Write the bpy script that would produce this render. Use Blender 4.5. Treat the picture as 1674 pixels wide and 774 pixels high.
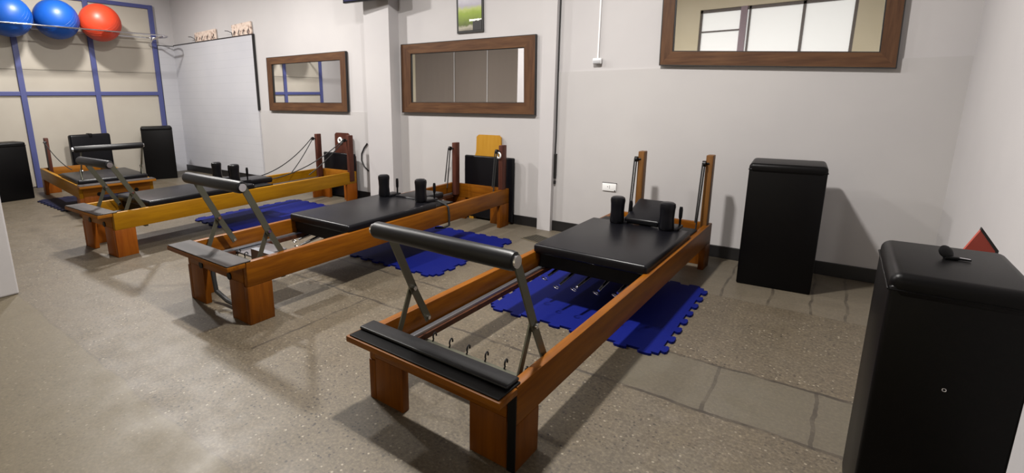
import bpy, bmesh, math, random
from mathutils import Vector, Matrix
random.seed(4)
S = bpy.context.scene
for o in list(bpy.data.objects): bpy.data.objects.remove(o)
C = S.collection

# ---------------------------------------------------------------- camera
F_PX = 820.5; PITCH = .2103; ROLL = -.010; YAW = .663; HC = 1.205; CX, CY = 725.4, 333.2   # lens slightly off the middle of the cropped frame
fw = Vector((-math.sin(YAW)*math.cos(PITCH), math.cos(YAW)*math.cos(PITCH), -math.sin(PITCH)))
rt = Vector((math.cos(YAW), math.sin(YAW), 0)); up = rt.cross(fw)
r2 = rt*math.cos(ROLL)+up*math.sin(ROLL); u2 = up*math.cos(ROLL)-rt*math.sin(ROLL)
cam = bpy.data.objects.new('camera', bpy.data.cameras.new('camera')); C.objects.link(cam)
M = Matrix((r2, u2, -fw)).transposed().to_4x4(); M.translation = Vector((0, 0, HC)); cam.matrix_world = M
cam.data.sensor_width = 36; cam.data.lens = F_PX/1674*36; cam.data.clip_start = .02
cam.data.shift_x = (837-CX)/1674; cam.data.shift_y = (CY-387)/1674
S.camera = cam

# ---------------------------------------------------------------- world, exposure
w = bpy.data.worlds.new('world'); S.world = w; w.use_nodes = True
w.node_tree.nodes['Background'].inputs[0].default_value = (.75, .85, 1, 1)
w.node_tree.nodes['Background'].inputs[1].default_value = .6
S.view_settings.view_transform = 'Standard'; S.view_settings.look = 'None'
S.view_settings.gamma = 1; S.view_settings.use_curve_mapping = False
S.view_settings.exposure = 0.1
CEIL = 3.1
LAMPS = [(-5.15, 2.3), (-3.25, 2.0), (-1.3, 1.95), (-7.4, 2.3)]
LAMP_SHARE = [1.25, .45, 1.35, .8]
LAMP_POWER = 104

# ---------------------------------------------------------------- materials
def srgb(r, g, b):
    f = lambda c: (c/255/12.92) if c/255 <= .04045 else ((c/255+.055)/1.055)**2.4
    return (f(r), f(g), f(b), 1)
def mat(name, col, rough=.5, metal=0, spec=.5, coat=0):
    m = bpy.data.materials.new(name); m.use_nodes = True
    b = m.node_tree.nodes['Principled BSDF']
    b.inputs['Base Color'].default_value = col; b.inputs['Roughness'].default_value = rough
    b.inputs['Metallic'].default_value = metal; b.inputs['Specular IOR Level'].default_value = spec
    b.inputs['Coat Weight'].default_value = coat
    return m
class NT:
    def __init__(s, m): s.t = m.node_tree; s.b = s.t.nodes['Principled BSDF']
    def n(s, typ, **kw):
        x = s.t.nodes.new(typ)
        for k, v in kw.items(): setattr(x, k, v)
        return x
    def l(s, a, b): s.t.links.new(a, b)
    def coord(s, kind='Object', scale=(1, 1, 1)):
        c = s.n('ShaderNodeTexCoord'); m = s.n('ShaderNodeMapping'); m.inputs['Scale'].default_value = scale
        s.l(c.outputs[kind], m.inputs[0]); return m.outputs[0]
    def pos(s): return s.n('ShaderNodeNewGeometry').outputs['Position']
    def noise(s, v, scale, detail=3, rough=.5):
        x = s.n('ShaderNodeTexNoise'); x.inputs['Scale'].default_value = scale; x.inputs['Detail'].default_value = detail
        x.inputs['Roughness'].default_value = rough
        s.l(v, x.inputs['Vector']); return x.outputs['Fac']
    def ramp(s, f, stops, interp='LINEAR'):
        x = s.n('ShaderNodeValToRGB'); x.color_ramp.interpolation = interp
        e = x.color_ramp.elements
        while len(e) < len(stops): e.new(.5)
        for q, (p, c) in zip(e, stops): q.position = p; q.color = c if len(c) == 4 else (*c, 1)
        s.l(f, x.inputs[0]); return x.outputs[0]
    def mix(s, f, a, b, mode='MIX'):
        x = s.n('ShaderNodeMix', data_type='RGBA', blend_type=mode)
        for v, i in ((f, 0), (a, 6), (b, 7)):
            if hasattr(v, 'links'): s.l(v, x.inputs[i])
            else: x.inputs[i].default_value = v
        return x.outputs[2]
    def math(s, op, a, b=0, c=None):
        x = s.n('ShaderNodeMath', operation=op)
        for v, i in ((a, 0), (b, 1), (c, 2)):
            if v is None: continue
            if hasattr(v, 'links'): s.l(v, x.inputs[i])
            else: x.inputs[i].default_value = v
        return x.outputs[0]
    def bump(s, h, strength=.2, dist=.01):
        x = s.n('ShaderNodeBump'); x.inputs['Strength'].default_value = strength; x.inputs['Distance'].default_value = dist
        s.l(h, x.inputs['Height']); s.l(x.outputs[0], s.b.inputs['Normal'])

def wood(name, a, b, rough=.42, axis=1):
    m = mat(name, a, rough, spec=.16); t = NT(m)
    sc = [9, 9, 9]; sc[axis] = .8
    v = t.coord('Object', tuple(sc)); n = t.noise(v, 3.5, 5, .62)
    v2 = t.coord('Object', (1.5, 1.5, 1.5)); n2 = t.noise(v2, 2, 2)
    c = t.ramp(n, [(.3, a), (.62, b)])
    c = t.mix(t.math('MULTIPLY', n2, .45), c, a)
    t.l(c, t.b.inputs['Base Color']); t.bump(n, .08, .003)
    return m
def leather(name, col, rough=.33, spec=.5):
    m = mat(name, col, rough, spec=spec); t = NT(m); v = t.coord()
    t.bump(t.noise(v, 220, 3), .12, .0015)
    return m
def wallmat(name, c1, c2, lines=0):
    m = mat(name, c1, .7, spec=.25); t = NT(m); p = t.pos()
    n = t.noise(p, 1.3, 4); c = t.ramp(n, [(.35, c1), (.7, c2)])
    if lines:
        s = t.n('ShaderNodeSeparateXYZ'); t.l(p, s.inputs[0])
        f = t.math('FRACT', t.math('MULTIPLY', s.outputs[2], 1/lines))
        g = t.math('LESS_THAN', f, .035)
        c = t.mix(t.math('MULTIPLY', g, .22), c, srgb(120, 120, 125))
    t.l(c, t.b.inputs['Base Color']); t.bump(t.noise(p, 60, 3), .05, .003)
    return m

WALL = wallmat('white_plaster', srgb(173, 170, 171), srgb(180, 177, 177))
DADO = wallmat('washable_white_paint', srgb(168, 165, 165), srgb(175, 172, 171))
TILE = wallmat('white_wall_tile', srgb(171, 171, 177), srgb(179, 179, 183), lines=.11)
CREAM = wallmat('cream_panel', srgb(165, 158, 147), srgb(174, 168, 157))
CEILM = wallmat('ceiling_paint', srgb(222, 220, 218), srgb(226, 225, 222))
REARP = wallmat('cream_rear_plaster', srgb(222, 212, 184), srgb(228, 219, 194))
BLUEFR = mat('blue_painted_metal', srgb(66, 72, 122), .5)
BASEB = mat('black_skirting', srgb(22, 21, 22), .4)
W1 = wood('orange_varnished_wood', srgb(88, 46, 3), srgb(122, 72, 7))
W1x = wood('orange_varnished_wood_across', srgb(88, 46, 3), srgb(122, 72, 7), axis=0)
W1z = wood('orange_varnished_wood_upright', srgb(82, 42, 3), srgb(112, 62, 7), axis=2)
W3 = wood('yellow_varnished_wood', srgb(126, 84, 5), srgb(150, 106, 9))
W3x = wood('yellow_varnished_wood_across', srgb(112, 66, 14), srgb(140, 88, 20), axis=0)
W3z = wood('yellow_varnished_wood_upright', srgb(112, 56, 10), srgb(138, 76, 16), axis=2)
DWOOD = wood('dark_brown_wood', srgb(52, 30, 20), srgb(80, 48, 32), axis=0)
POSTW = wood('worn_brown_post_wood', srgb(82, 52, 24), srgb(112, 76, 38), axis=2)
DWOODz = wood('dark_brown_wood_upright', srgb(58, 32, 26), srgb(84, 48, 38), axis=2)
FRAMEW = wood('brown_stained_frame_wood', srgb(64, 42, 30), srgb(96, 68, 46), .5, axis=0)
FRAMEB = mat('black_frame_edge', srgb(14, 12, 12), .5)
GOLDW = wood('pale_yellow_wood', srgb(156, 112, 32), srgb(174, 130, 50), axis=2)
BLACK = leather('black_upholstery', (.003, .003, .0045, 1), .33, .24)
BOXBLK = leather('black_vinyl', (.0015, .0013, .0015, 1), .4, .14)
FOAM = leather('black_foam_grip', (.004, .004, .005, 1), .4, .28)
GREYV = leather('grey_brown_vinyl', srgb(48, 43, 42), .5, .3)
RUBBER = mat('black_rubber', (.003, .003, .0035, 1), .45, spec=.15)
STEEL = mat('brushed_steel', srgb(92, 92, 80), .42, .7)
CHROME = mat('chrome', srgb(215, 215, 220), .15, 1)
ALU = mat('aluminium', srgb(165, 168, 175), .3, .9)
ROPE = mat('black_rope', (.008, .008, .008, 1), .7)
WHITEP = mat('white_plastic', srgb(225, 225, 225), .4)
MATB = mat('blue_foam', srgb(5, 16, 88), .65, spec=.12)
t = NT(MATB); t.bump(t.noise(t.coord(), 120, 2), .25, .002)
MATN = mat('navy_foam', srgb(14, 16, 44), .7, spec=.2)
BALLB = mat('blue_pvc', srgb(14, 70, 150), .42, spec=.4)
t = NT(BALLB); t.bump(t.noise(t.coord(), 60, 2), .1, .002)
BALLR = mat('orange_red_pvc', srgb(190, 60, 34), .42, spec=.4)
RED = mat('dull_red_board', srgb(150, 58, 44), .5)
MIRR = mat('mirror_silver', (.93, .93, .94, 1), .015, 1)
DARKM = mat('dark_metal', srgb(26, 26, 28), .4, .6)
BRASS = mat('brown_metal_grate', srgb(92, 84, 66), .5, .3)

# floor : terrazzo with worn joints, smooth cement strip and a border of small tiles
FLOOR = mat('speckled_terrazzo', srgb(120, 110, 96), .35, spec=.5); t = NT(FLOOR); p = t.pos()
sx = t.n('ShaderNodeSeparateXYZ'); t.l(p, sx.inputs[0]); X, Y = sx.outputs[0], sx.outputs[1]
wob = t.math('MULTIPLY', t.math('SUBTRACT', t.noise(p, 5, 4), .5), .05)
Xw = t.math('ADD', X, wob); Yw = t.math('ADD', Y, wob)
base = t.ramp(t.noise(p, 1.1, 5, .6), [(.3, srgb(84, 78, 68)), (.5, srgb(99, 91, 79)), (.72, srgb(110, 100, 86))])
base = t.mix(.5, base, t.ramp(t.noise(p, 14, 5, .7), [(.3, srgb(74, 68, 60)), (.7, srgb(116, 107, 93))]))
base = t.mix(.35, base, t.ramp(t.noise(p, 75, 4, .75), [(.36, srgb(52, 47, 41)), (.5, srgb(98, 90, 78)), (.66, srgb(150, 140, 122))]))
vor = t.n('ShaderNodeTexVoronoi'); vor.inputs['Scale'].default_value = 62; t.l(p, vor.inputs['Vector'])
patch = t.ramp(t.noise(p, 1.6, 3), [(.36, (0, 0, 0)), (.58, (1, 1, 1))])
near = t.math('LESS_THAN', Y, 1.97)
smoothstrip = t.math('MULTIPLY', t.math('LESS_THAN', t.math('ABSOLUTE', t.math('SUBTRACT', Yw, 2.185)), .2), t.math('GREATER_THAN', X, -.62))
border = t.math('GREATER_THAN', Y, 3.29)
plain = t.math('SUBTRACT', 1, t.math('MINIMUM', 1, t.math('ADD', t.math('MULTIPLY', smoothstrip, .85), t.math('MULTIPLY', border, .7))))
sep = t.n('ShaderNodeSeparateColor'); t.l(vor.outputs['Color'], sep.inputs[0])
dots = t.math('LESS_THAN', vor.outputs['Distance'], .27)
amt = t.math('MULTIPLY', dots, t.math('MULTIPLY', plain, t.math('ADD', .25, t.math('MULTIPLY', patch, .75))))
dk = t.math('MULTIPLY', amt, t.math('GREATER_THAN', sep.outputs[0], .66))
lt = t.math('MULTIPLY', amt, t.math('LESS_THAN', sep.outputs[0], .12))
base = t.mix(1, base, (.70, .665, .60, 1), 'MULTIPLY')
c = t.mix(t.math('MULTIPLY', dk, .75), base, srgb(42, 36, 34))
c = t.mix(t.math('MULTIPLY', lt, .4), c, srgb(175, 166, 148))
vor2 = t.n('ShaderNodeTexVoronoi'); vor2.inputs['Scale'].default_value = 38; t.l(p, vor2.inputs['Vector'])
sep2 = t.n('ShaderNodeSeparateColor'); t.l(vor2.outputs['Color'], sep2.inputs[0])
pit = t.math('MULTIPLY', t.math('MULTIPLY', t.math('LESS_THAN', vor2.outputs['Distance'], .2), t.math('GREATER_THAN', sep2.outputs[1], .62)), t.math('MULTIPLY', plain, patch))
c = t.mix(t.math('MULTIPLY', pit, .8), c, srgb(30, 25, 23))
c = t.mix(t.math('MULTIPLY', smoothstrip, .6), c, srgb(82, 77, 66))
c = t.mix(t.math('MULTIPLY', border, .5), c, srgb(98, 91, 79))
def joint(coord, at, half, mask, strength):
    global c
    d = t.math('ABSOLUTE', t.math('SUBTRACT', coord, at)); g = t.math('LESS_THAN', d, half)
    if mask is not None: g = t.math('MULTIPLY', g, mask)
    soft = t.ramp(t.noise(p, 9, 3), [(.3, (.3, .3, .3)), (.6, (1, 1, 1))])
    c = t.mix(t.math('MULTIPLY', t.math('MULTIPLY', g, soft), strength), c, srgb(46, 40, 34))
rightz = t.math('GREATER_THAN', X, -3.3)
for yy in (1.98, 2.388): joint(Yw, yy, .009, rightz, .85)
joint(Yw, 3.29, .004, t.math('GREATER_THAN', X, -2.0), .3)
joint(Yw, 3.66, .003, t.math('GREATER_THAN', X, -2.0), .35)
for xx, lo, hi in ((-.285, 1.98, 2.388), (.06, 1.98, 2.388), (-2.15, 1.2, 1.98), (-2.1, 2.388, 3.29), (-.45, 3.29, 4.2), (-.2, 3.29, 4.2), (.0, 3.29, 4.2), (.16, 3.29, 4.2)):
    joint(Xw, xx, .007, t.math('MULTIPLY', t.math('GREATER_THAN', Y, lo), t.math('LESS_THAN', Y, hi)), .7)
# older coarser terrazzo in front of the pillar
old = t.math('LESS_THAN', Yw, .7)
c = t.mix(t.math('MULTIPLY', old, .5), c, srgb(88, 79, 58))
joint(Yw, .7, .006, t.math('LESS_THAN', X, -1.4), .22)
t.l(c, t.b.inputs['Base Color'])
rr = t.ramp(t.noise(p, 6, 4), [(.3, (.42, .42, .42)), (.7, (.56, .56, .56))]); t.l(rr, t.b.inputs['Roughness'])
t.bump(t.noise(p, 60, 4), .06, .002)

# ---------------------------------------------------------------- mesh helpers
def bx(bm, x0, x1, y0, y1, z0, z1, bev=0, seg=2):
    r = bmesh.ops.create_cube(bm, size=1)
    vs = r['verts']
    for v in vs:
        v.co = Vector(((x0+x1)/2+v.co.x*(x1-x0), (y0+y1)/2+v.co.y*(y1-y0), (z0+z1)/2+v.co.z*(z1-z0)))
    if bev:
        es = list({e for v in vs for e in v.link_edges})
        bmesh.ops.bevel(bm, geom=es, offset=bev, segments=seg, affect='EDGES', profile=.5)
    return bm
def box(*a, **k): return bx(bmesh.new(), *a, **k)
def cyl(bm, a, b, r, r2=None, seg=20, caps=True):
    a = Vector(a); b = Vector(b); d = b-a; L = d.length
    m = Matrix.Translation((a+b)/2) @ d.to_track_quat('Z', 'Y').to_matrix().to_4x4()
    bmesh.ops.create_cone(bm, cap_ends=caps, segments=seg, radius1=r, radius2=r if r2 is None else r2, depth=L, matrix=m)
    return bm
def tube(bm, pts, r, seg=10):
    pts = [Vector(q) for q in pts]; rings = []
    for i, q in enumerate(pts):
        d = (pts[min(i+1, len(pts)-1)]-pts[max(i-1, 0)]).normalized()
        a = d.orthogonal().normalized() if i == 0 else (rings[-1][1]-d*rings[-1][1].dot(d)).normalized()
        b = d.cross(a)
        rings.append(([bm.verts.new(q+(a*math.cos(k*2*math.pi/seg)+b*math.sin(k*2*math.pi/seg))*r) for k in range(seg)], a))
    for i in range(len(rings)-1):
        A, B = rings[i][0], rings[i+1][0]
        for k in range(seg): bm.faces.new((A[k], A[(k+1) % seg], B[(k+1) % seg], B[k]))
    bm.faces.new(rings[0][0][::-1]); bm.faces.new(rings[-1][0])
    return bm
def sag(a, b, s, n=12):
    a = Vector(a); b = Vector(b)
    return [a.lerp(b, i/n)-Vector((0, 0, 4*s*(i/n)*(1-i/n))) for i in range(n+1)]
def lathe(bm, prof, base, seg=24):
    base = Vector(base); rings = []
    for r, z in prof:
        rings.append([bm.verts.new(base+Vector((r*math.cos(k*2*math.pi/seg), r*math.sin(k*2*math.pi/seg), z))) for k in range(seg)])
    for A, B in zip(rings, rings[1:]):
        for k in range(seg): bm.faces.new((A[k], A[(k+1) % seg], B[(k+1) % seg], B[k]))
    bm.faces.new(rings[0][::-1]); bm.faces.new(rings[-1])
    return bm
def prism(bm, poly, z0, z1):
    A = [bm.verts.new((x, y, z0)) for x, y in poly]; B = [bm.verts.new((x, y, z1)) for x, y in poly]
    n = len(poly)
    bm.faces.new(A[::-1]); bm.faces.new(B)
    for k in range(n): bm.faces.new((A[k], A[(k+1) % n], B[(k+1) % n], B[k]))
    return bm
def slab(bm, poly, y0, y1):
    """polygon in x,z extruded along y"""
    A = [bm.verts.new((x, y0, z)) for x, z in poly]; B = [bm.verts.new((x, y1, z)) for x, z in poly]
    n = len(poly)
    bm.faces.new(A); bm.faces.new(B[::-1])
    for k in range(n): bm.faces.new((A[k], B[k], B[(k+1) % n], A[(k+1) % n]))
    return bm
def bar(bm, a, b, wid, th, side):
    """flat bar from a to b, width wid in plane, thickness th along 'side'"""
    a = Vector(a); b = Vector(b); d = (b-a).normalized(); s = Vector(side).normalized(); n = d.cross(s).normalized()
    vs = []
    for q in (a-d*wid*.4, b+d*wid*.4):
        for i, j in ((-1, -1), (1, -1), (1, 1), (-1, 1)): vs.append(bm.verts.new(q+n*i*wid/2+s*j*th/2))
    for f in ((0, 1, 2, 3), (7, 6, 5, 4), (0, 4, 5, 1), (1, 5, 6, 2), (2, 6, 7, 3), (3, 7, 4, 0)): bm.faces.new([vs[i] for i in f])
    return bm
def torus(bm, c, R, r, nrm=(0, 1, 0), a0=0, a1=2*math.pi, n=24):
    nrm = Vector(nrm).normalized(); a = nrm.orthogonal().normalized(); b = nrm.cross(a); c = Vector(c)
    return tube(bm, [c+(a*math.cos(a0+(a1-a0)*i/n)+b*math.sin(a0+(a1-a0)*i/n))*R for i in range(n+1)], r, 8)
def obj(name, bm, m, parent=None, smooth=False, loc=None, label=None):
    bmesh.ops.recalc_face_normals(bm, faces=bm.faces)
    me = bpy.data.meshes.new(name); bm.to_mesh(me); bm.free(); me.materials.append(m)
    if smooth:
        for f in me.polygons: f.use_smooth = True
        try: me.set_sharp_from_angle(angle=math.radians(42))
        except Exception: pass
    o = bpy.data.objects.new(name, me); C.objects.link(o)
    if parent: o.parent = parent
    if loc: o.location = loc
    if label: o['label'] = label
    return o
def thing(name, label, cat, loc=(0, 0, 0), rz=0, group=None):
    o = bpy.data.objects.new(name, None); C.objects.link(o); o.empty_display_size = .1
    o.location = loc; o.rotation_euler = (0, 0, rz); o['label'] = label; o['category'] = cat
    if group: o['group'] = group
    return o
def tag(o, label, cat, group=None):
    o['label'] = label; o['category'] = cat
    if group: o['group'] = group
    return o
def struct(name, bm, m, parent=None, label=None):
    o = obj(name, bm, m, parent)
    if parent is None: o['kind'] = 'structure'
    if label: o['label'] = label
    return o

# ---------------------------------------------------------------- room
XL, XR, YB, YF = -8.85, .55, 4.12, -1.5
struct('floor', box(XL-.2, XR+.2, YF-.2, YB+.2, -.1, 0), FLOOR)
struct('ceiling', box(XL-.2, XR+.2, YF-.2, YB+.2, CEIL, CEIL+.1), CEILM)
struct('wall_back', box(XL-.2, XR+.2, YB, YB+.15, 0, CEIL), WALL)
struct('wall_right', box(XR, XR+.15, YF, YB, 0, CEIL), WALL)
struct('wall_left', box(XL-.15, XL, YF, YB, 0, CEIL), WALL)
# rear wall with a window opening (seen in the mirrors)
WX0, WX1, WZ0, WZ1 = -2.06, 0.02, 1.2, 2.58
b = bmesh.new()
bx(b, XL, WX0, YF-.15, YF, 0, CEIL); bx(b, WX1, XR, YF-.15, YF, 0, CEIL)
bx(b, WX0, WX1, YF-.15, YF, 0, WZ0); bx(b, WX0, WX1, YF-.15, YF, WZ1, CEIL)
struct('wall_rear', b, REARP)
# protruding columns of the back wall and the free pillar at the left
struct('wall_column', box(-4.17, -3.80, 3.97, YB+.01, 0, CEIL), WALL)['label'] = 'white plastered column between the two left mirrors'
struct('wall_pilaster', box(-2.085, -1.955, 4.06, YB+.01, 0, CEIL), WALL)['label'] = 'narrow white pilaster left of the plug socket'
struct('wall_pillar', box(-4.28, -4.0, .28, .71, 0, CEIL, bev=.01), WALL)['label'] = 'white free-standing pillar at the left edge'
# dado, tile panel
struct('trim_1', box(XL, -6.505, YB-.03, YB, 0, 2.064), TILE, label='white tiled wall lining in the back left corner')
struct('trim_2', box(XL, XL+.03, 3.83, YB-.03, 0, 2.054), TILE, label='narrow strip of white tiling beside the blue frame')
struct('trim_3', box(-6.505, -4.17, YB-.008, YB, .09, 1.04), DADO)
struct('trim_4', box(-3.80, -2.085, YB-.006, YB, .09, 1.02), DADO)
struct('trim_5', box(-1.955, XR, YB-.008, YB, .09, 1.40), DADO)
b = bmesh.new(); bx(b, XL+.03, -6.497, YB-.036, YB-.001, 2.064, 2.076); bx(b, -6.505, -6.491, YB-.036, YB-.001, 1.04, 2.076); bx(b, XL, XL+.036, 3.83, YB-.03, 2.054, 2.062)
struct('trim_6', b, BASEB, label='thin black edging strip around the tiled lining')
# baseboards
struct('baseboard_back_left', box(XL+.03, -4.17, YB-.045, YB-.03, 0, .1, bev=.003), BASEB)
struct('baseboard_back_middle', box(-3.80, -2.085, YB-.018, YB, 0, .09, bev=.003), BASEB)
struct('baseboard_back_right', box(-1.955, XR, YB-.02, YB, 0, .092, bev=.003), BASEB)
# left wall: cream panels behind a blue painted frame
b = bmesh.new()
YP = [1.12, 2.01, 2.90, 3.79]
for i in range(3):
    for z0, z1 in ((0.02, 1.3), (1.305, 1.62), (1.625, 2.62)):
        bx(b, XL, XL+.02, YP[i], YP[i+1], z0, z1)
struct('trim_7', b, CREAM, label='cream panels of the left wall')
b = bmesh.new()
for y in YP: bx(b, XL, XL+.05, y-.033, y+.033, 0, 2.66, bev=.004)
for z in (1.3, 2.63): bx(b, XL, XL+.045, YP[0], YP[-1], z-.028, z+.028, bev=.004)
struct('trim_8', b, BLUEFR, label='blue painted metal frame with posts and rails over cream panels')
struct('trim_9', box(XL+.02, XL+.034, 3.826, 3.838, 0, 2.05), BASEB)

# rear window: purple-grey frame, thin bars, frosted glass lit by day
win = bpy.data.objects.new('window_1', None); C.objects.link(win); win['kind'] = 'structure'
PURP = mat('mauve_window_paint', srgb(150, 132, 140), .5)
BARM = mat('grey_window_bar', srgb(104, 96, 92), .5)
b = bmesh.new()
for x, hw in ((WX0+.015, .02), (-1.41, .03), (-1.335, .015), (-.62, .02), (WX1-.015, .025)): bx(b, x-hw, x+hw, YF-.09, YF-.04, WZ0, WZ1)
bx(b, WX0, WX1, YF-.09, YF-.04, WZ1-.05, WZ1); bx(b, WX0, WX1, YF-.09, YF-.04, WZ0, WZ0+.05); bx(b, WX0, -1.44, YF-.085, YF-.045, 2.215, 2.24)
obj('window_frame', b, BARM, win)
obj('mullion', box(-1.46, -1.37, YF-.06, YF+.01, WZ0, WZ1), PURP, win)
SKYG = mat('frosted_glass_daylit', srgb(235, 236, 234), .5)
SKYG.node_tree.nodes['Principled BSDF'].inputs['Emission Color'].default_value = (.93, .93, .89, 1)
SKYG.node_tree.nodes['Principled BSDF'].inputs['Emission Strength'].default_value = .42
obj('pane', box(WX0, WX1, YF-.075, YF-.065, WZ0, WZ1), SKYG, win)
# grey-beige curtain at the rear wall, seen in the middle mirror
CURT = mat('grey_beige_curtain', srgb(186, 174, 163), .8); 
b = bmesh.new()
n = 120; x0, x1 = -8.38, -5.42
for zi in range(2): pass
grid = [[b.verts.new((x0+(x1-x0)*i/n, YF+.05+.002*math.sin(i*.9), z)) for i in range(n+1)] for z in (.35, 2.6)]
for i in range(n): b.faces.new((grid[0][i], grid[0][i+1], grid[1][i+1], grid[1][i]))
bmesh.ops.solidify(b, geom=list(b.faces), thickness=.006)
cu = thing('roller_curtain', 'grey beige curtain reflected in the middle mirror', 'curtain', (0, 0, 0))
obj('curtain_fabric', b, CURT, cu, True)
for x in (-7.17, -6.26): obj('pull_cord', cyl(bmesh.new(), (x, YF+.075, .3), (x, YF+.075, 2.62), .008), WHITEP, cu)
obj('curtain_rail', cyl(bmesh.new(), (x0-.02, YF+.05, 2.62), (x1+.05, YF+.05, 2.62), .02), STEEL, cu)

# ---------------------------------------------------------------- ceiling lights
LAMPG = mat('lamp_diffuser', (1, 1, 1, 1), .5)
LAMPG.node_tree.nodes['Principled BSDF'].inputs['Emission Color'].default_value = (1, .97, .92, 1)
LAMPG.node_tree.nodes['Principled BSDF'].inputs['Emission Strength'].default_value = 6
for i, (x, y) in enumerate(LAMPS):
    lt_ = thing('ceiling_light', 'square white ceiling light over the %s' % ['third reformer', 'second reformer', 'nearest reformer', 'farthest reformer'][i], 'ceiling light', (x, y, CEIL), group='ceiling lights')
    obj('housing', box(-.17, .17, -.17, .17, -.05, 0, bev=.01), WHITEP, lt_)
    obj('diffuser', box(-.15, .15, -.15, .15, -.06, -.05), LAMPG, lt_)
    L = bpy.data.lights.new('lamp', 'AREA'); L.shape = 'SQUARE'; L.size = .16; L.energy = LAMP_POWER*LAMP_SHARE[i]; L.color = (1, .965, .92)
    lo = bpy.data.objects.new('lamp_light', L); C.objects.link(lo); lo.location = (x, y, CEIL-.07)

# ---------------------------------------------------------------- reformers
def reformer(label, x0, y0, W, L, H, th, woods, uf, us, ue, platform, long_pad, opts):
    wy, wx, wz = woods
    T = thing('pilates_reformer', label, 'pilates reformer', (x0, y0, 0), th, None)
    rd = .138; lw = .15; lf = .185; t_ = .036
    zb = H-rd
    for s in (0, 1):
        xa, xb = (0, t_) if s == 0 else (W-t_, W)
        obj('side_rail', box(xa, xb, .004, L, zb, H, bev=.004), wy, T, True)
    obj('end_board', box(t_, W-t_, .0, t_, zb+.015, H-.002, bev=.003), wx, T, True)
    obj('end_board', box(t_, W-t_, L-t_, L, zb, H+.0, bev=.003), wx, T, True)
    # legs: L-shaped corner posts, plank to the side and plank to the front
    for sx in (0, 1):
        for sy in (0, 1):
            b = bmesh.new()
            xa, xb = (0, t_) if sx == 0 else (W-t_, W)
            ya, yb = (0, lw) if sy == 0 else (L-lw, L)
            bx(b, xa, xb, ya, yb, 0, zb+.0005, bev=.003)
            fa, fb = (t_, lf) if sx == 0 else (W-lf, W-t_)
            ga, gb = (0, t_) if sy == 0 else (L-t_, L)
            bx(b, fa, fb, ga, gb, 0, zb+(.015 if sy == 0 else 0), bev=.003)
            obj('leg', b, wz, T, True)
    # foot platform
    ov = .104
    P = obj('foot_platform', box(-.008, W+.004, -ov, -.0005, H-.024, H, bev=.003), wx, T, True)
    if platform == 'black':
        obj('platform_pad', box(.004, W-.004, -ov+.008, .03, H+.0005, H+.006, bev=.002), RUBBER, P)
        obj('raised_pad', box(.0, W-.01, -ov+.062, .034, H+.006, H+.019, bev=.006, seg=3), FOAM, P, True)
    else:
        obj('platform_pad', box(-.004, W+.0, -ov+.003, .034, H+.0005, H+.008, bev=.003), GREYV, P)
    if opts.get('edge'):
        obj('edge_strip', box(W-t_+.006, W+.001, -.004, .0, 0, H-.03), RUBBER, T, label='dark strip down the front corner')
    if platform == 'grey':
        for x in (lf-.01, W-lf+.01):
            obj('bolt_recess', cyl(bmesh.new(), (x, -.006, zb+.03), (x, .002, zb+.03), .021, seg=16), RUBBER, T, True)
    # inner tracks
    for s in (0, 1):
        xa, xb = (t_, t_+.045) if s == 0 else (W-t_-.045, W-t_)
        tr = obj('track', box(xa, xb, t_, L-t_, zb+.005, zb+.03), DWOOD, T)
        xm = (xa+xb)/2
        obj('track_rail', box(xm-.012, xm+.012, t_, L-t_, zb+.03, zb+.045, bev=.002), ALU if s == 0 else STEEL, tr)
    # spring bar with hooks
    sb = obj('spring_bar', box(t_, W-t_, .235, .262, zb-.02, zb+.01, bev=.003), STEEL, T)
    for k in range(6):
        x = .12+k*(W-.24)/5
        b = bmesh.new(); torus(b, (x, .27, zb+.03), .014, .0035, (1, .2, 0), -1.2, 3.2, 14); cyl(b, (x, .25, zb), (x, .262, zb+.016), .0035, seg=8)
        obj('hook', b, DARKM, sb, True)
    # carriage
    ztop = H+.045
    ca = obj('carriage', box(.05, W-.05, uf+.03, ue-.02, zb+.045, zb+.075, bev=.004), RUBBER, T)
    for (xx, yy) in ((.058, uf+.12), (W-.058, uf+.12), (.058, ue-.15), (W-.058, ue-.15)):
        obj('wheel', cyl(bmesh.new(), (xx-.008, yy, zb+.062), (xx+.008, yy, zb+.062), .018), DARKM, ca, True)
    b = box(.02+.0, W-.02, uf, us+.06, H-.012, ztop, bev=.016, seg=4)
    up_ = obj('upholstery', b, BLACK, ca, True)
    obj('carriage_frame', box(.06, W-.06, uf+.02, ue, zb+.075, H-.01), RUBBER, ca)
    # headrest
    if opts.get('head') == 'raised':
        b = box(-.115, .115, -.15, .15, -.022, .022, bev=.016, seg=4)
        o = obj('headrest', b, BLACK, ca, True); o.location = (W*.5+.03, us+.15, ztop+.065); o.rotation_euler = (math.radians(18), 0, 0)
        obj('headrest_prop', box(W*.5-.01, W*.5+.07, us+.1, us+.12, ztop-.03, ztop+.06), STEEL, ca)
    elif opts.get('head') == 'flat':
        obj('headrest', box(W*.5-.13, W*.5+.13, us+.04, us+.38, H-.0, ztop+.012, bev=.016, seg=4), BLACK, ca, True)
    # shoulder rests
    for s in opts.get('shx', (W*.27, W*.83)):
        b = lathe(bmesh.new(), [(.040, 0), (.045, .006), (.047, .02), (.043, .08), (.045, .13), (.048, .155), (.045, .172), (.034, .18)], (s, us, ztop))
        sr = obj('shoulder_rest', b, BLACK, ca, True)
        obj('rest_bracket', box(s-.03, s+.07, us+.0, us+.13, ztop-.002, ztop+.018, bev=.006), BLACK, sr, True)
        b = lathe(bmesh.new(), [(.007, 0), (.007, .05), (.011, .06), (.012, .11), (.009, .13)], (s+.055, us+.1, ztop+.01), 12)
        obj('tightening_knob', b, RUBBER, sr, True)
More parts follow.
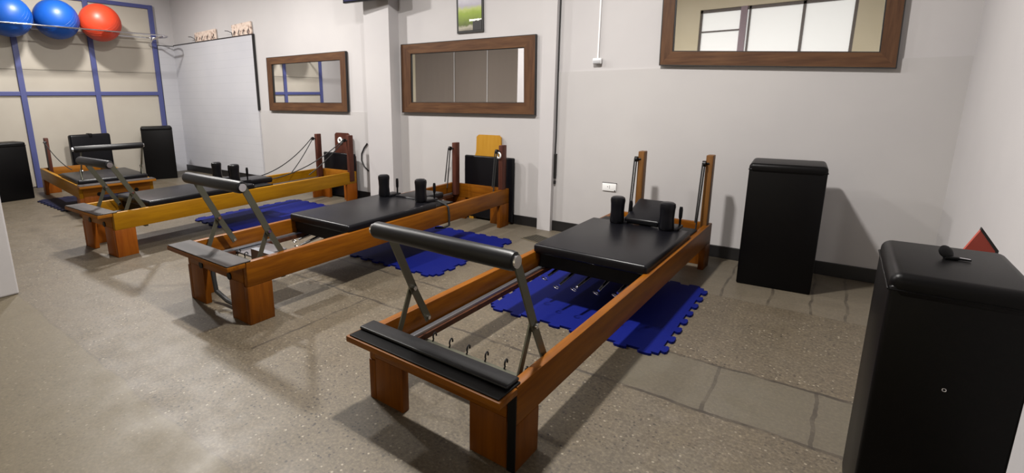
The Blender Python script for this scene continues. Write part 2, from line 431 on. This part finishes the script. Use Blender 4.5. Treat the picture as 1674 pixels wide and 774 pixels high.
    obj('shoulder_plate', box(.03, W-.03, us+.06, ue+.02, H-.01, H+.012, bev=.004), RUBBER, ca)
    # springs below the carriage
    if opts.get('springs', True):
        for k in range(5):
            x = .14+k*(W-.28)/4
            z1 = zb+.05; z0 = zb+.02-.012*(k % 2); ya = uf-.1 if k in (1, 2) else uf-.045
            sp = []
            for i in range(90):
                a = i*.9; f = i/89
                sp.append((x+.012*math.cos(a), uf+.5-f*.42, z1-.02+.012*math.sin(a)))
            so = obj('spring', tube(bmesh.new(), sp, .0028, 5), DARKM, T, True)
            obj('spring_sleeve', cyl(bmesh.new(), (x, uf+.09, z1-.02), (x-.012, ya+.03, z0-.01), .0105, .007, seg=14), CHROME, so, True)
            b = bmesh.new(); torus(b, (x-.014, ya, z0-.016), .016, .003, (.35, .2, 1), .4, 5.6, 16)
            obj('spring_hook', b, CHROME, so, True)
    # footbar
    xa, xb = .085, W-.045
    zt = opts['zt']
    bt = (.045, zt); pv = (.18, H+.13); lo = (.265, H-.03); br = (.11, H-.03)
    FBm = opts.get('bar', FOAM)
    fb = obj('footbar', lathe(bmesh.new(), [(.02, 0), (.03, .003), (.033, .012), (.033, W-.075), (.03, W-.063), (.02, W-.06)], (0, 0, 0)), FBm, T, True)
    fb.rotation_euler = (0, math.radians(90), 0); fb.location = (.02, bt[0], zt)
    for x in (xa, xb):
        ex = .012 if x == xa else W-.038
        a = obj('footbar_arm', bar(bar(bmesh.new(), (x, bt[0]+.01, bt[1]), (x, pv[0], pv[1]), .036, .007, (1, 0, 0)), (x, pv[0], pv[1]), (x, lo[0], lo[1]), .032, .007, (1, 0, 0)), STEEL, T)
        obj('pivot_bolt', cyl(bmesh.new(), (x-.014, pv[0], pv[1]), (x+.014, pv[0], pv[1]), .009, seg=12), CHROME, a, True)
        obj('lower_bolt', cyl(bmesh.new(), (x-.012, lo[0], lo[1]), (x+.012, lo[0], lo[1]), .008, seg=12), CHROME, a, True)
        obj('end_disc', cyl(bmesh.new(), (ex-.006, bt[0], zt), (ex+.006, bt[0], zt), .021, seg=20), CHROME, a, True)
        obj('footbar_brace', bar(bmesh.new(), (x-.012, pv[0], pv[1]), (x-.012, br[0], br[1]), .026, .006, (1, 0, 0)), STEEL, T)
    # uprights with pulleys
    hp = opts.get('hp', .44); pxs = opts.get('posts', (.16, W-.07))
    pb = opts.get('postmat', wz)
    for i, x in enumerate(pxs):
        if x is None: continue
        yy = L-t_-.045
        po = obj('upright_post', box(x-.022, x+.022, yy-.03, yy+.04, zb+.03, H+hp, bev=.005), pb, T, True)
        zz = H+hp-.055
        obj('pulley', cyl(cyl(bmesh.new(), (x-.035, yy-.055, zz), (x-.015, yy-.055, zz), .02), (x-.04, yy-.04, zz), (x, yy-.03, zz), .006), DARKM, po, True)
        tgt = (opts.get('ropex', (.2, W-.14))[i], opts.get('ropey', (L-.5, L-.5))[i], H+.03)
        rp = sag((x-.03, yy-.075, zz), tgt, opts.get('sag', .03))
        obj('rope', tube(bmesh.new(), rp, .0055, 6), ROPE, T, True)
        rp = sag((x-.02, yy-.06, zz), (x-.03, yy-.1, H-.03) if not opts.get('rope2') else opts['rope2'][i], .02)
        obj('rope', tube(bmesh.new(), rp, .0055, 6), ROPE, T, True)
        if i in opts.get('rings', ()):
            obj('handle_ring', torus(bmesh.new(), (x-.01, yy-.045, opts.get('ringz', H+hp-.09)), .024, .008, (.3, 1, 0)), WHITEP, T, True)
    if opts.get('loop'):
        u = opts['loop']
        pts = [(W-.2, u, H+.02), (W-.09, u, H+.03), (W-.02, u, H+.012), (W+.008, u+.005, H-.01), (W+.012, u+.01, H-.08), (W+.01, u+.01, zb-.02), (W-.02, u-.02, zb-.04), (W-.1, u-.03, zb-.05)]
        obj('strap', tube(bmesh.new(), pts, .009, 8), ROPE, T, True)
    if opts.get('footstrap'):
        b = bmesh.new(); tube(b, [(.17, .07, zb+.02), (.18, .06, zb-.04), (.2, .06, .07), (.3, .07, .03), (.42, .075, .02), (W-.19, .07, .04), (W-.15, .07, zb)], .014, 8)
        obj('strap', b, ROPE, T, True)
    if opts.get('plates'):
        b = box(.06, .3, .27, .5, zb+.02, zb+.03); bx(b, W-.28, W-.05, .2, .24, zb+.03, H-.02); bx(b, W-.2, W-.04, .3, .62, zb+.035, zb+.05)
        obj('spring_cover', b, ALU, T)
    return T

WO = (W1, W1x, W1z); WY = (W3, W3x, W3z)
reformer('orange wooden reformer nearest the camera, pillow-like headrest tilted up between its shoulder rests', -1.385, 1.272, .69, 2.63, .31, -.028, WO, 1.28, 2.07, 2.32, 'black', False,
         dict(head='raised', hp=.488, posts=(.2, .655), postmat=POSTW, shx=(.215, .535), ropex=(.165, .62), ropey=(2.44, 2.44), sag=0, zt=.705, edge=True))
reformer('orange wooden reformer with a black strap looped over its right rail, second from the right', -3.045, 1.345, .665, 2.69, .355, -.004, WO, .73, 1.58, 1.84, 'grey', True,
         dict(head='flat', hp=.41, posts=(.1, .635), postmat=DWOODz, shx=(.13, .53), rings=(1,), loop=1.74, footstrap=True, plates=True, ropex=(.05, .6), ropey=(2.5, 2.5), sag=0, zt=.75))
reformer('yellow wooden reformer with slack ropes, beside the tiled wall corner', -4.915, 1.36, .62, 2.6, .355, .045, WY, .28, 1.2, 1.45, 'grey', True,
         dict(head='flat', hp=.425, posts=(.07, .61), postmat=DWOODz, shx=(.06, .37), rings=(), ropex=(.15, .42), ropey=(1.6, 1.55), sag=.07, rope2=((.2, 2.0, .38), (.5, 2.0, .38)), zt=.72, wring=True))
reformer('small yellow reformer standing crosswise against the blue framed left wall', -6.10, 1.70, .70, 2.08, .34, math.radians(84.6), WY, .08, .85, 1.1, 'grey', True,
         dict(hp=.39, posts=(.1, None), postmat=DWOODz, springs=False, shx=(), ropex=(.2, .45), ropey=(1.3, 1.3), sag=.05, zt=.71))

# ---------------------------------------------------------------- sitting boxes
def sitting_box(label, x0, x1, y0, y1, h, rz=0, group=None, ring=False, bev=.024):
    cx, cy = (x0+x1)/2, (y0+y1)/2; a, d = (x1-x0)/2, (y1-y0)/2
    T = thing('sitting_box', label, 'sitting box', (cx, cy, 0), rz, None)
    obj('body', box(-a+.001, a-.001, -d+.001, d-.001, 0, h-.03, bev=.01, seg=3), BOXBLK, T, True)
    obj('padded_end', box(-a, a, -d, d, h-.07, h, bev=bev, seg=5), BOXBLK, T, True)
    b = bmesh.new()
    pts = [(-a-.001, -d-.001), (a+.001, -d-.001), (a+.001, d+.001), (-a-.001, d+.001), (-a-.001, -d-.001)]
    for q, r_ in zip(pts, pts[1:]): cyl(b, (*q, h-.04), (*r_, h-.04), .0022, seg=6)
    obj('seam', b, BOXBLK, T, True)
    if ring: obj('vent_eyelet', torus(bmesh.new(), (.0, -d-.001, .517), .0035, .001, (0, 1, 0)), CHROME, T, True, label='tiny metal eyelet')
    return T
sitting_box('large black upholstered box standing on end at the right front, small clip on top', .143, .40, 1.56, 1.945, .78, ring=True)
sitting_box('black upholstered box standing on end against the back wall, right of the nearest reformer', -.415, -.02, 3.61, 3.95, .785, math.radians(3))
sitting_box('black upholstered box standing on end in the far left corner by the tiling', -8.52, -8.12, 3.24, 3.66, .80, math.radians(-22))
sitting_box('black upholstered box at the left edge of the photo, below the blue balls', -8.20, -7.88, 1.28, 1.72, .71, math.radians(6))

# plug-like clip on the near box
ck = thing('hair_clip', 'small black clip lying on top of the near black box', 'clip', (.272, 1.78, .78), .3)
b = lathe(bmesh.new(), [(.004, 0), (.016, .003), (.018, .008), (.012, .013), (.004, .014)], (0, 0, 0), 16)
o = obj('clip_head', b, RUBBER, ck, True); o.rotation_euler = (.9, .5, 0); o.location = (-.012, .012, .014)
obj('clip_body', box(-.016, .014, -.008, .008, 0, .009, bev=.003), RUBBER, ck, True)
obj('clip_prong', cyl(bmesh.new(), (.012, .002, .004), (.036, -.004, .004), .003, .002, seg=8), CHROME, ck, True)
obj('clip_prong', cyl(bmesh.new(), (.012, -.004, .004), (.034, -.012, .004), .003, .002, seg=8), RUBBER, ck, True)

# red pointed board in the right corner
rb = thing('red_board', 'dull red board with a pointed top peeking up behind the near black box', 'board', (.385, 2.2, 0))
obj('board_face', slab(bmesh.new(), [(-.035, 0), (.03, 0), (.04, .725), (.0, .785), (-.03, .71)], -.008, .008), RED, rb)
obj('board_edge', slab(bmesh.new(), [(.03, 0), (.036, 0), (.047, .728), (.002, .794), (.0, .785), (.04, .725)], -.009, .009), FRAMEB, rb)

# ---------------------------------------------------------------- jump boards behind the reformers
def jump(label, cx, y, w_, padz, wtop, zt, mw, ring_=False, neck=.28, off=0):
    T = thing('jump_board', label, 'jump board', (cx, y, 0), 0)
    a = w_/2; n_ = neck/2
    poly = [(-a+.02, .03), (a-.02, .03), (a-.02, padz[1]-.03), (off+n_+.02, padz[1]-.02), (off+n_, padz[1]+.04), (off+n_-.005, zt-.02), (off+n_-.03, zt), (off-n_+.03, zt), (off-n_+.005, zt-.02), (off-n_, padz[1]+.04), (off-n_-.02, padz[1]-.02), (-a+.02, padz[1]-.03)]
    obj('wooden_board', slab(bmesh.new(), poly, 0, .02), mw, T)
    obj('black_pad', box(-a, a, -.035, 0, padz[0], padz[1], bev=.014, seg=4), BLACK, T, True)
    if ring_: obj('white_pulley', torus(bmesh.new(), (off-.02, -.01, .70), .028, .012, (0, 1, 0)), WHITEP, T, True)
    for s in (-1, 1): obj('foot_block', box(s*(a-.08)-.025, s*(a-.08)+.025, -.03, .03, 0, .03), mw, T)
    return T
jump('black padded jump board with a pale yellow top, behind the second reformer', -2.615, 4.082, .56, (.02, .638), 0, .84, GOLDW, neck=.285, off=-.02)
jump('black padded jump board with a dark brown top, behind the slack-roped yellow reformer', -4.745, 4.04, .56, (.02, .55), 0, .79, DWOODz, neck=.26, off=.04, ring_=True)
# headboard pad behind R4
T = thing('standing_cushion', 'black square cushion standing upright behind the crosswise reformer', 'cushion', (-8.55, 2.62, 0), math.radians(93))
obj('cushion_body', box(-.26, .26, -.05, .05, 0, .725, bev=.03, seg=4), BLACK, T, True)
obj('carrying_tab', box(-.02, .02, -.06, .06, .68, .735, bev=.008), RUBBER, T, True)

# ---------------------------------------------------------------- puzzle mats
def puzzle(x0, x1, y0, y1, n=8, d=.028):
    pts = []
    def edge(a, b, sign, nn):
        a = Vector(a); b = Vector(b); e = (b-a)/nn; u = e.normalized(); nrm = Vector((u.y, -u.x))*sign; L = e.length
        for k in range(nn):
            o = a+e*k
            for s, h in ((.0, 0), (.29, 0), (.25, .35), (.22, .7), (.3, .98), (.5, 1.05), (.7, .98), (.78, .7), (.75, .35), (.71, 0)):
                q = o+u*L*s+nrm*h*d; pts.append((q.x, q.y))
    edge((x0, y0), (x1, y0), 1, n); edge((x1, y0), (x1, y1), 1, n); edge((x1, y1), (x0, y1), 1, n); edge((x0, y1), (x0, y0), 1, n)
    return pts
def pmat(label, x0, x1, y0, y1, m, n=8, rz=0):
    cx, cy = (x0+x1)/2, (y0+y1)/2
    o = obj('puzzle_mat', prism(bmesh.new(), puzzle(x0-cx, x1-cx, y0-cy, y1-cy, n), 0, .012), m, loc=(cx, cy, .0005)); o.rotation_euler.z = rz
    return tag(o, label, 'floor mat')
pmat('blue interlocking foam mat under the nearest reformer', -1.47, -.54, 2.32, 3.33, MATB)
pmat('blue interlocking foam mat under the second reformer with the looped strap', -3.02, -2.06, 2.51, 3.56, MATB)
pmat('blue interlocking foam mat under the yellow reformer beside the tiled corner', -5.05, -3.95, 2.36, 3.56, MATB)
pmat('dark navy foam mat under the crosswise reformer by the left wall', -7.6, -6.63, 1.70, 2.6, MATN)

# ---------------------------------------------------------------- mirrors
def mirror(label, q, wd, th=.03):
    """q: four corners (x,z) top-left, top-right, bottom-right, bottom-left on the back wall"""
    cx = sum(a for a, _ in q)/4; cz = q[3][1]
    T = thing('wall_mirror', label, 'mirror', (cx, YB-.009, cz)); P = [Vector((a-cx, c_-cz)) for a, c_ in q]
    cen = sum(P, Vector((0, 0)))/4
    wt, wr, wb, wl = wd
    I = [P[0]+Vector((wl, -wt)), P[1]+Vector((-wr, -wt)), P[2]+Vector((-wr, wb)), P[3]+Vector((wl, wb))]
    names = ['top', 'right', 'bottom', 'left']
    for k in range(4):
        a, b_, c2, d2 = P[k], P[(k+1) % 4], I[(k+1) % 4], I[k]
        o = obj('frame_rail' if k % 2 == 0 else 'frame_stile', slab(bmesh.new(), [a, b_, c2, d2], -th, 0), FRAMEW if k % 2 == 0 else FRAMEZ, T)
    b = bmesh.new()
    def ring(A, B, y0, y1):
        for k in range(4): slab(b, [A[k], A[(k+1) % 4], B[(k+1) % 4], B[k]], y0, y1)
    e = .006
    O2 = [P[0]+Vector((-e, e)), P[1]+Vector((e, e)), P[2]+Vector((e, -e)), P[3]+Vector((-e, -e))]
    J = [I[0]+Vector((e, -e)), I[1]+Vector((-e, -e)), I[2]+Vector((-e, e)), I[3]+Vector((e, e))]
    ring(O2, P, -th-.001, 0); ring(I, J, -th+.006, 0)
    obj('black_edging', b, FRAMEB, T)
    obj('mirror_glass', slab(bmesh.new(), I, -.012, -.004), MIRR, T)
    return T
FRAMEZ = wood('brown_stained_frame_wood_upright', srgb(62, 41, 30), srgb(92, 65, 45), .5, axis=2)
mirror('small brown-framed mirror, leftmost on the back wall, reflecting the blue frame', [(-6.195, 1.735), (-4.62, 1.728), (-4.625, 1.04), (-6.21, 1.044)], (.085, .095, .1, .1))
mirror('brown-framed mirror in the middle of the back wall below the landscape picture', [(-3.735, 1.74), (-2.165, 1.72), (-2.153, 1.041), (-3.74, 1.046)], (.095, .105, .1, .125))
mirror('largest brown-framed mirror at the upper right, reflecting a bright window', [(-1.13, 2.42), (.20, 2.37), (.226, 1.348), (-1.114, 1.424)], (.085, .08, .09, .08))

# picture
PRM = mat('landscape_print', srgb(120, 130, 60), .5); t = NT(PRM); v = t.coord('Object')
s_ = t.n('ShaderNodeSeparateXYZ'); t.l(v, s_.inputs[0]); nz = t.noise(v, 22, 4)
zz = t.math('ADD', s_.outputs[2], t.math('MULTIPLY', t.math('SUBTRACT', nz, .5), .05))
c = t.ramp(t.math('DIVIDE', zz, .42), [(0, srgb(60, 52, 44)), (.12, srgb(150, 145, 130)), (.17, srgb(72, 84, 20)), (.42, srgb(122, 142, 40)), (.5, srgb(150, 160, 90)), (.58, srgb(150, 146, 156)), (1, srgb(205, 206, 214))])
dkm = t.math('MULTIPLY', t.math('GREATER_THAN', s_.outputs[0], .03), t.math('LESS_THAN', zz, .1))
c = t.mix(dkm, c, srgb(30, 28, 30))
wl_ = t.math('MULTIPLY', t.math('GREATER_THAN', s_.outputs[0], -.01), t.math('LESS_THAN', t.math('ABSOLUTE', t.math('SUBTRACT', zz, .11)), .009))
c = t.mix(wl_, c, srgb(220, 222, 215)); t.l(c, t.b.inputs['Base Color'])
pic = thing('framed_picture', 'small framed landscape picture with a green field, above the middle mirror', 'picture', (-2.865, YB-.004, 1.80))
obj('picture_frame', slab(bmesh.new(), [(-.155, 0), (.15, -.005), (.14, .43), (-.165, .43)], -.012, 0), FRAMEB, pic)
obj('print', slab(bmesh.new(), [(-.135, .02), (.13, .016), (.122, .412), (-.143, .412)], -.014, -.012), PRM, pic)

# television on a bracket at the top
tv = thing('television', 'dark wall television on a bracket beside the column, its bottom corner showing at the top', 'television', (-3.92, 3.86, 2.175), math.radians(10))
obj('housing', box(-.36, .36, -.02, .02, 0, .42, bev=.006), DARKM, tv, True)
obj('screen', box(-.345, .345, -.023, -.019, .015, .405), mat('screen_glass', (.03, .03, .07, 1), .1), tv)
obj('wall_bracket', box(-.05, .05, .02, .1, .12, .24), DARKM, tv)

# junction box with conduit, socket, cables
jb = thing('junction_box', 'small white electric box with a thin conduit above, left of the large mirror', 'switch box', (-1.605, YB-.008, 1.452))
obj('box_body', box(-.035, .035, -.03, 0, 0, .045, bev=.005), WHITEP, jb, True)
obj('box_flap', box(-.03, .03, -.036, -.03, .004, .03, bev=.002), mat('grey_plastic', srgb(165, 165, 168), .4), jb, True)
obj('conduit', cyl(bmesh.new(), (0, -.006, .045), (.003, -.006, CEIL-1.46), .007), WHITEP, jb, True)
so = thing('power_socket', 'white wall socket low on the back wall behind the nearest reformer', 'socket', (-1.45, YB-.008, .418))
obj('face_plate', box(-.058, .058, -.01, 0, 0, .066, bev=.003), WHITEP, so, True)
b = bmesh.new()
for x, z in ((-.012, .036), (.004, .042), (.004, .028)): cyl(b, (x, -.0105, z), (x, -.0095, z), .0035, seg=10)
bx(b, -.06, .06, -.009, 0, .066, .07); bx(b, .044, .054, -.0105, -.009, .002, .01)
obj('socket_holes', b, FRAMEB, so)
b = bmesh.new()
tube(b, [(-1.948, YB-.012, 3.08), (-1.95, YB-.012, 1.6), (-1.946, YB-.012, .85), (-1.95, YB-.012, .66)], .006, 8)
tag(obj('power_cable', b, ROPE), 'thin black cable running down the wall right of the pilaster', 'cable')
o = obj('cable_cover', bx(box(-1.952, -1.932, YB-.03, YB-.001, .48, .70, bev=.004), -1.95, -1.934, YB-.028, YB-.001, .43, .46, bev=.003), FRAMEB); tag(o, 'short black cable cover low beside the pilaster', 'cable cover')
pts = [(-4.335, YB-.017, .675), (-4.39, YB-.017, .62), (-4.435, YB-.017, .55), (-4.44, YB-.017, .47), (-4.40, YB-.017, .40), (-4.33, YB-.017, .352)]
tag(obj('hanging_cord', tube(bmesh.new(), pts, .008, 8), ROPE, smooth=True), 'short curved black cord on the wall just left of the column', 'cord')

# hook racks on the tiling ledge
RACKM = mat('pinkish_cardboard', srgb(186, 164, 150), .8); t = NT(RACKM); v = t.coord('Object')
c = t.ramp(t.noise(v, 26, 4), [(.36, srgb(120, 96, 88)), (.44, srgb(192, 172, 158)), (.6, srgb(205, 188, 176))]); t.l(c, t.b.inputs['Base Color'])
def rack(label, x0, x1, h, n):
    T = thing('wall_rack', label, 'rack', ((x0+x1)/2, YB-.018, 2.0765), 0); a = (x1-x0)/2
    obj('back_plate', slab(bmesh.new(), [(-a+.03, 0), (a, .0), (a-.01, h), (-a+.02, h-.012)], -.012, .008), RACKM, T)
    for k in range(n):
        x = -a+.1+k*(2*a-.16)/(n-1)
        obj('hook', tube(bmesh.new(), [(x, -.012, .075), (x-.004, -.03, .03), (x, -.035, .015), (x+.004, -.028, .006)], .005, 6), DARKM, T, True)
    obj('wire_arm', tube(bmesh.new(), [(-a+.03, -.01, .0), (-a+.03, -.02, .05), (-a-.02, -.05, .075), (-a-.06, -.07, .08)], .005, 6), DARKM, T, True)
rack('left one of the two beige hook racks on the ledge of the tiled lining', -8.11, -7.45, .145, 4)
rack('right one of the two beige hook racks, at the end of the tiled ledge', -7.03, -6.515, .165, 4)

# ---------------------------------------------------------------- balls on their rack
rk = thing('ball_rack', 'chrome two-bar wall rack carrying the exercise balls on the left wall', 'ball rack', (-8.5, 2.84, 2.155))
pts = [(.235, -1.9, .0), (.235, .78, .0)]
for i in range(9):
    a = math.pi*i/8; pts.append((.235*math.cos(a)*1.0, .80+.2*math.sin(a), .0))
pts += [(-.235, .78, .0), (-.235, -1.9, 0)]
obj('rack_rail', tube(bmesh.new(), pts, .0095, 10), CHROME, rk, True)
for y in (.86, -1.3):
    obj('wall_bracket', tube(bmesh.new(), [(-.295, y, -.1), (-.22, y, -.08), (-.14, y, -.03), (.235, y, -.01)], .012, 8), CHROME, rk, True)
def ball(label, y, m, z=2.285, r=.258):
    T = thing('exercise_ball', label, 'exercise ball', (-8.5, y, z), 0)
    b = bmesh.new(); bmesh.ops.create_uvsphere(b, u_segments=48, v_segments=28, radius=r)
    obj('ball_skin', b, m, T, True)
    b = bmesh.new()
    for k in range(-3, 4):
        if k: 
            zz = k*.035; rr = math.sqrt(r*r-zz*zz)
            torus(b, (0, 0, zz), rr-.0003, .0012, (0, 0, 1), n=48)
    obj('ridges', b, m, T, True)
    T.rotation_euler = (.5, .9, 0)
ball('orange red exercise ball at the right end of the rack', 2.955, BALLR)
ball('blue exercise ball in the middle, next to the orange red one', 2.435, BALLB, 2.275)
ball('blue exercise ball cut by the left edge of the photo', 1.915, BALLB, 2.265)

# floor grate
g_ = thing('floor_grate', 'brown metal grate in the floor by the pilaster', 'grate', (-1.905, 3.758, 0), math.radians(-15))
obj('grate_rim', box(-.125, .125, -.095, .095, 0, .004, bev=.001), BRASS, g_)
b = bmesh.new()
for k in range(9): bx(b, -.11, .11, -.08+k*.0195, -.072+k*.0195, .004, .006)
obj('grate_slats', b, DARKM, g_)

# groups of repeated things
GROUPS = {'pilates_reformer': 'pilates reformers in a row', 'sitting_box': 'black boxes standing on end', 'puzzle_mat': 'interlocking foam mats under the reformers',
          'wall_mirror': 'brown framed mirrors on the back wall', 'exercise_ball': 'exercise balls on the wall rack', 'wall_rack': 'hook racks on the tiled ledge', 'jump_board': 'jump boards behind the reformers'}
for o in bpy.data.objects:
    k = o.name.split('.')[0]
    if o.parent is None and k in GROUPS: o['group'] = GROUPS[k]
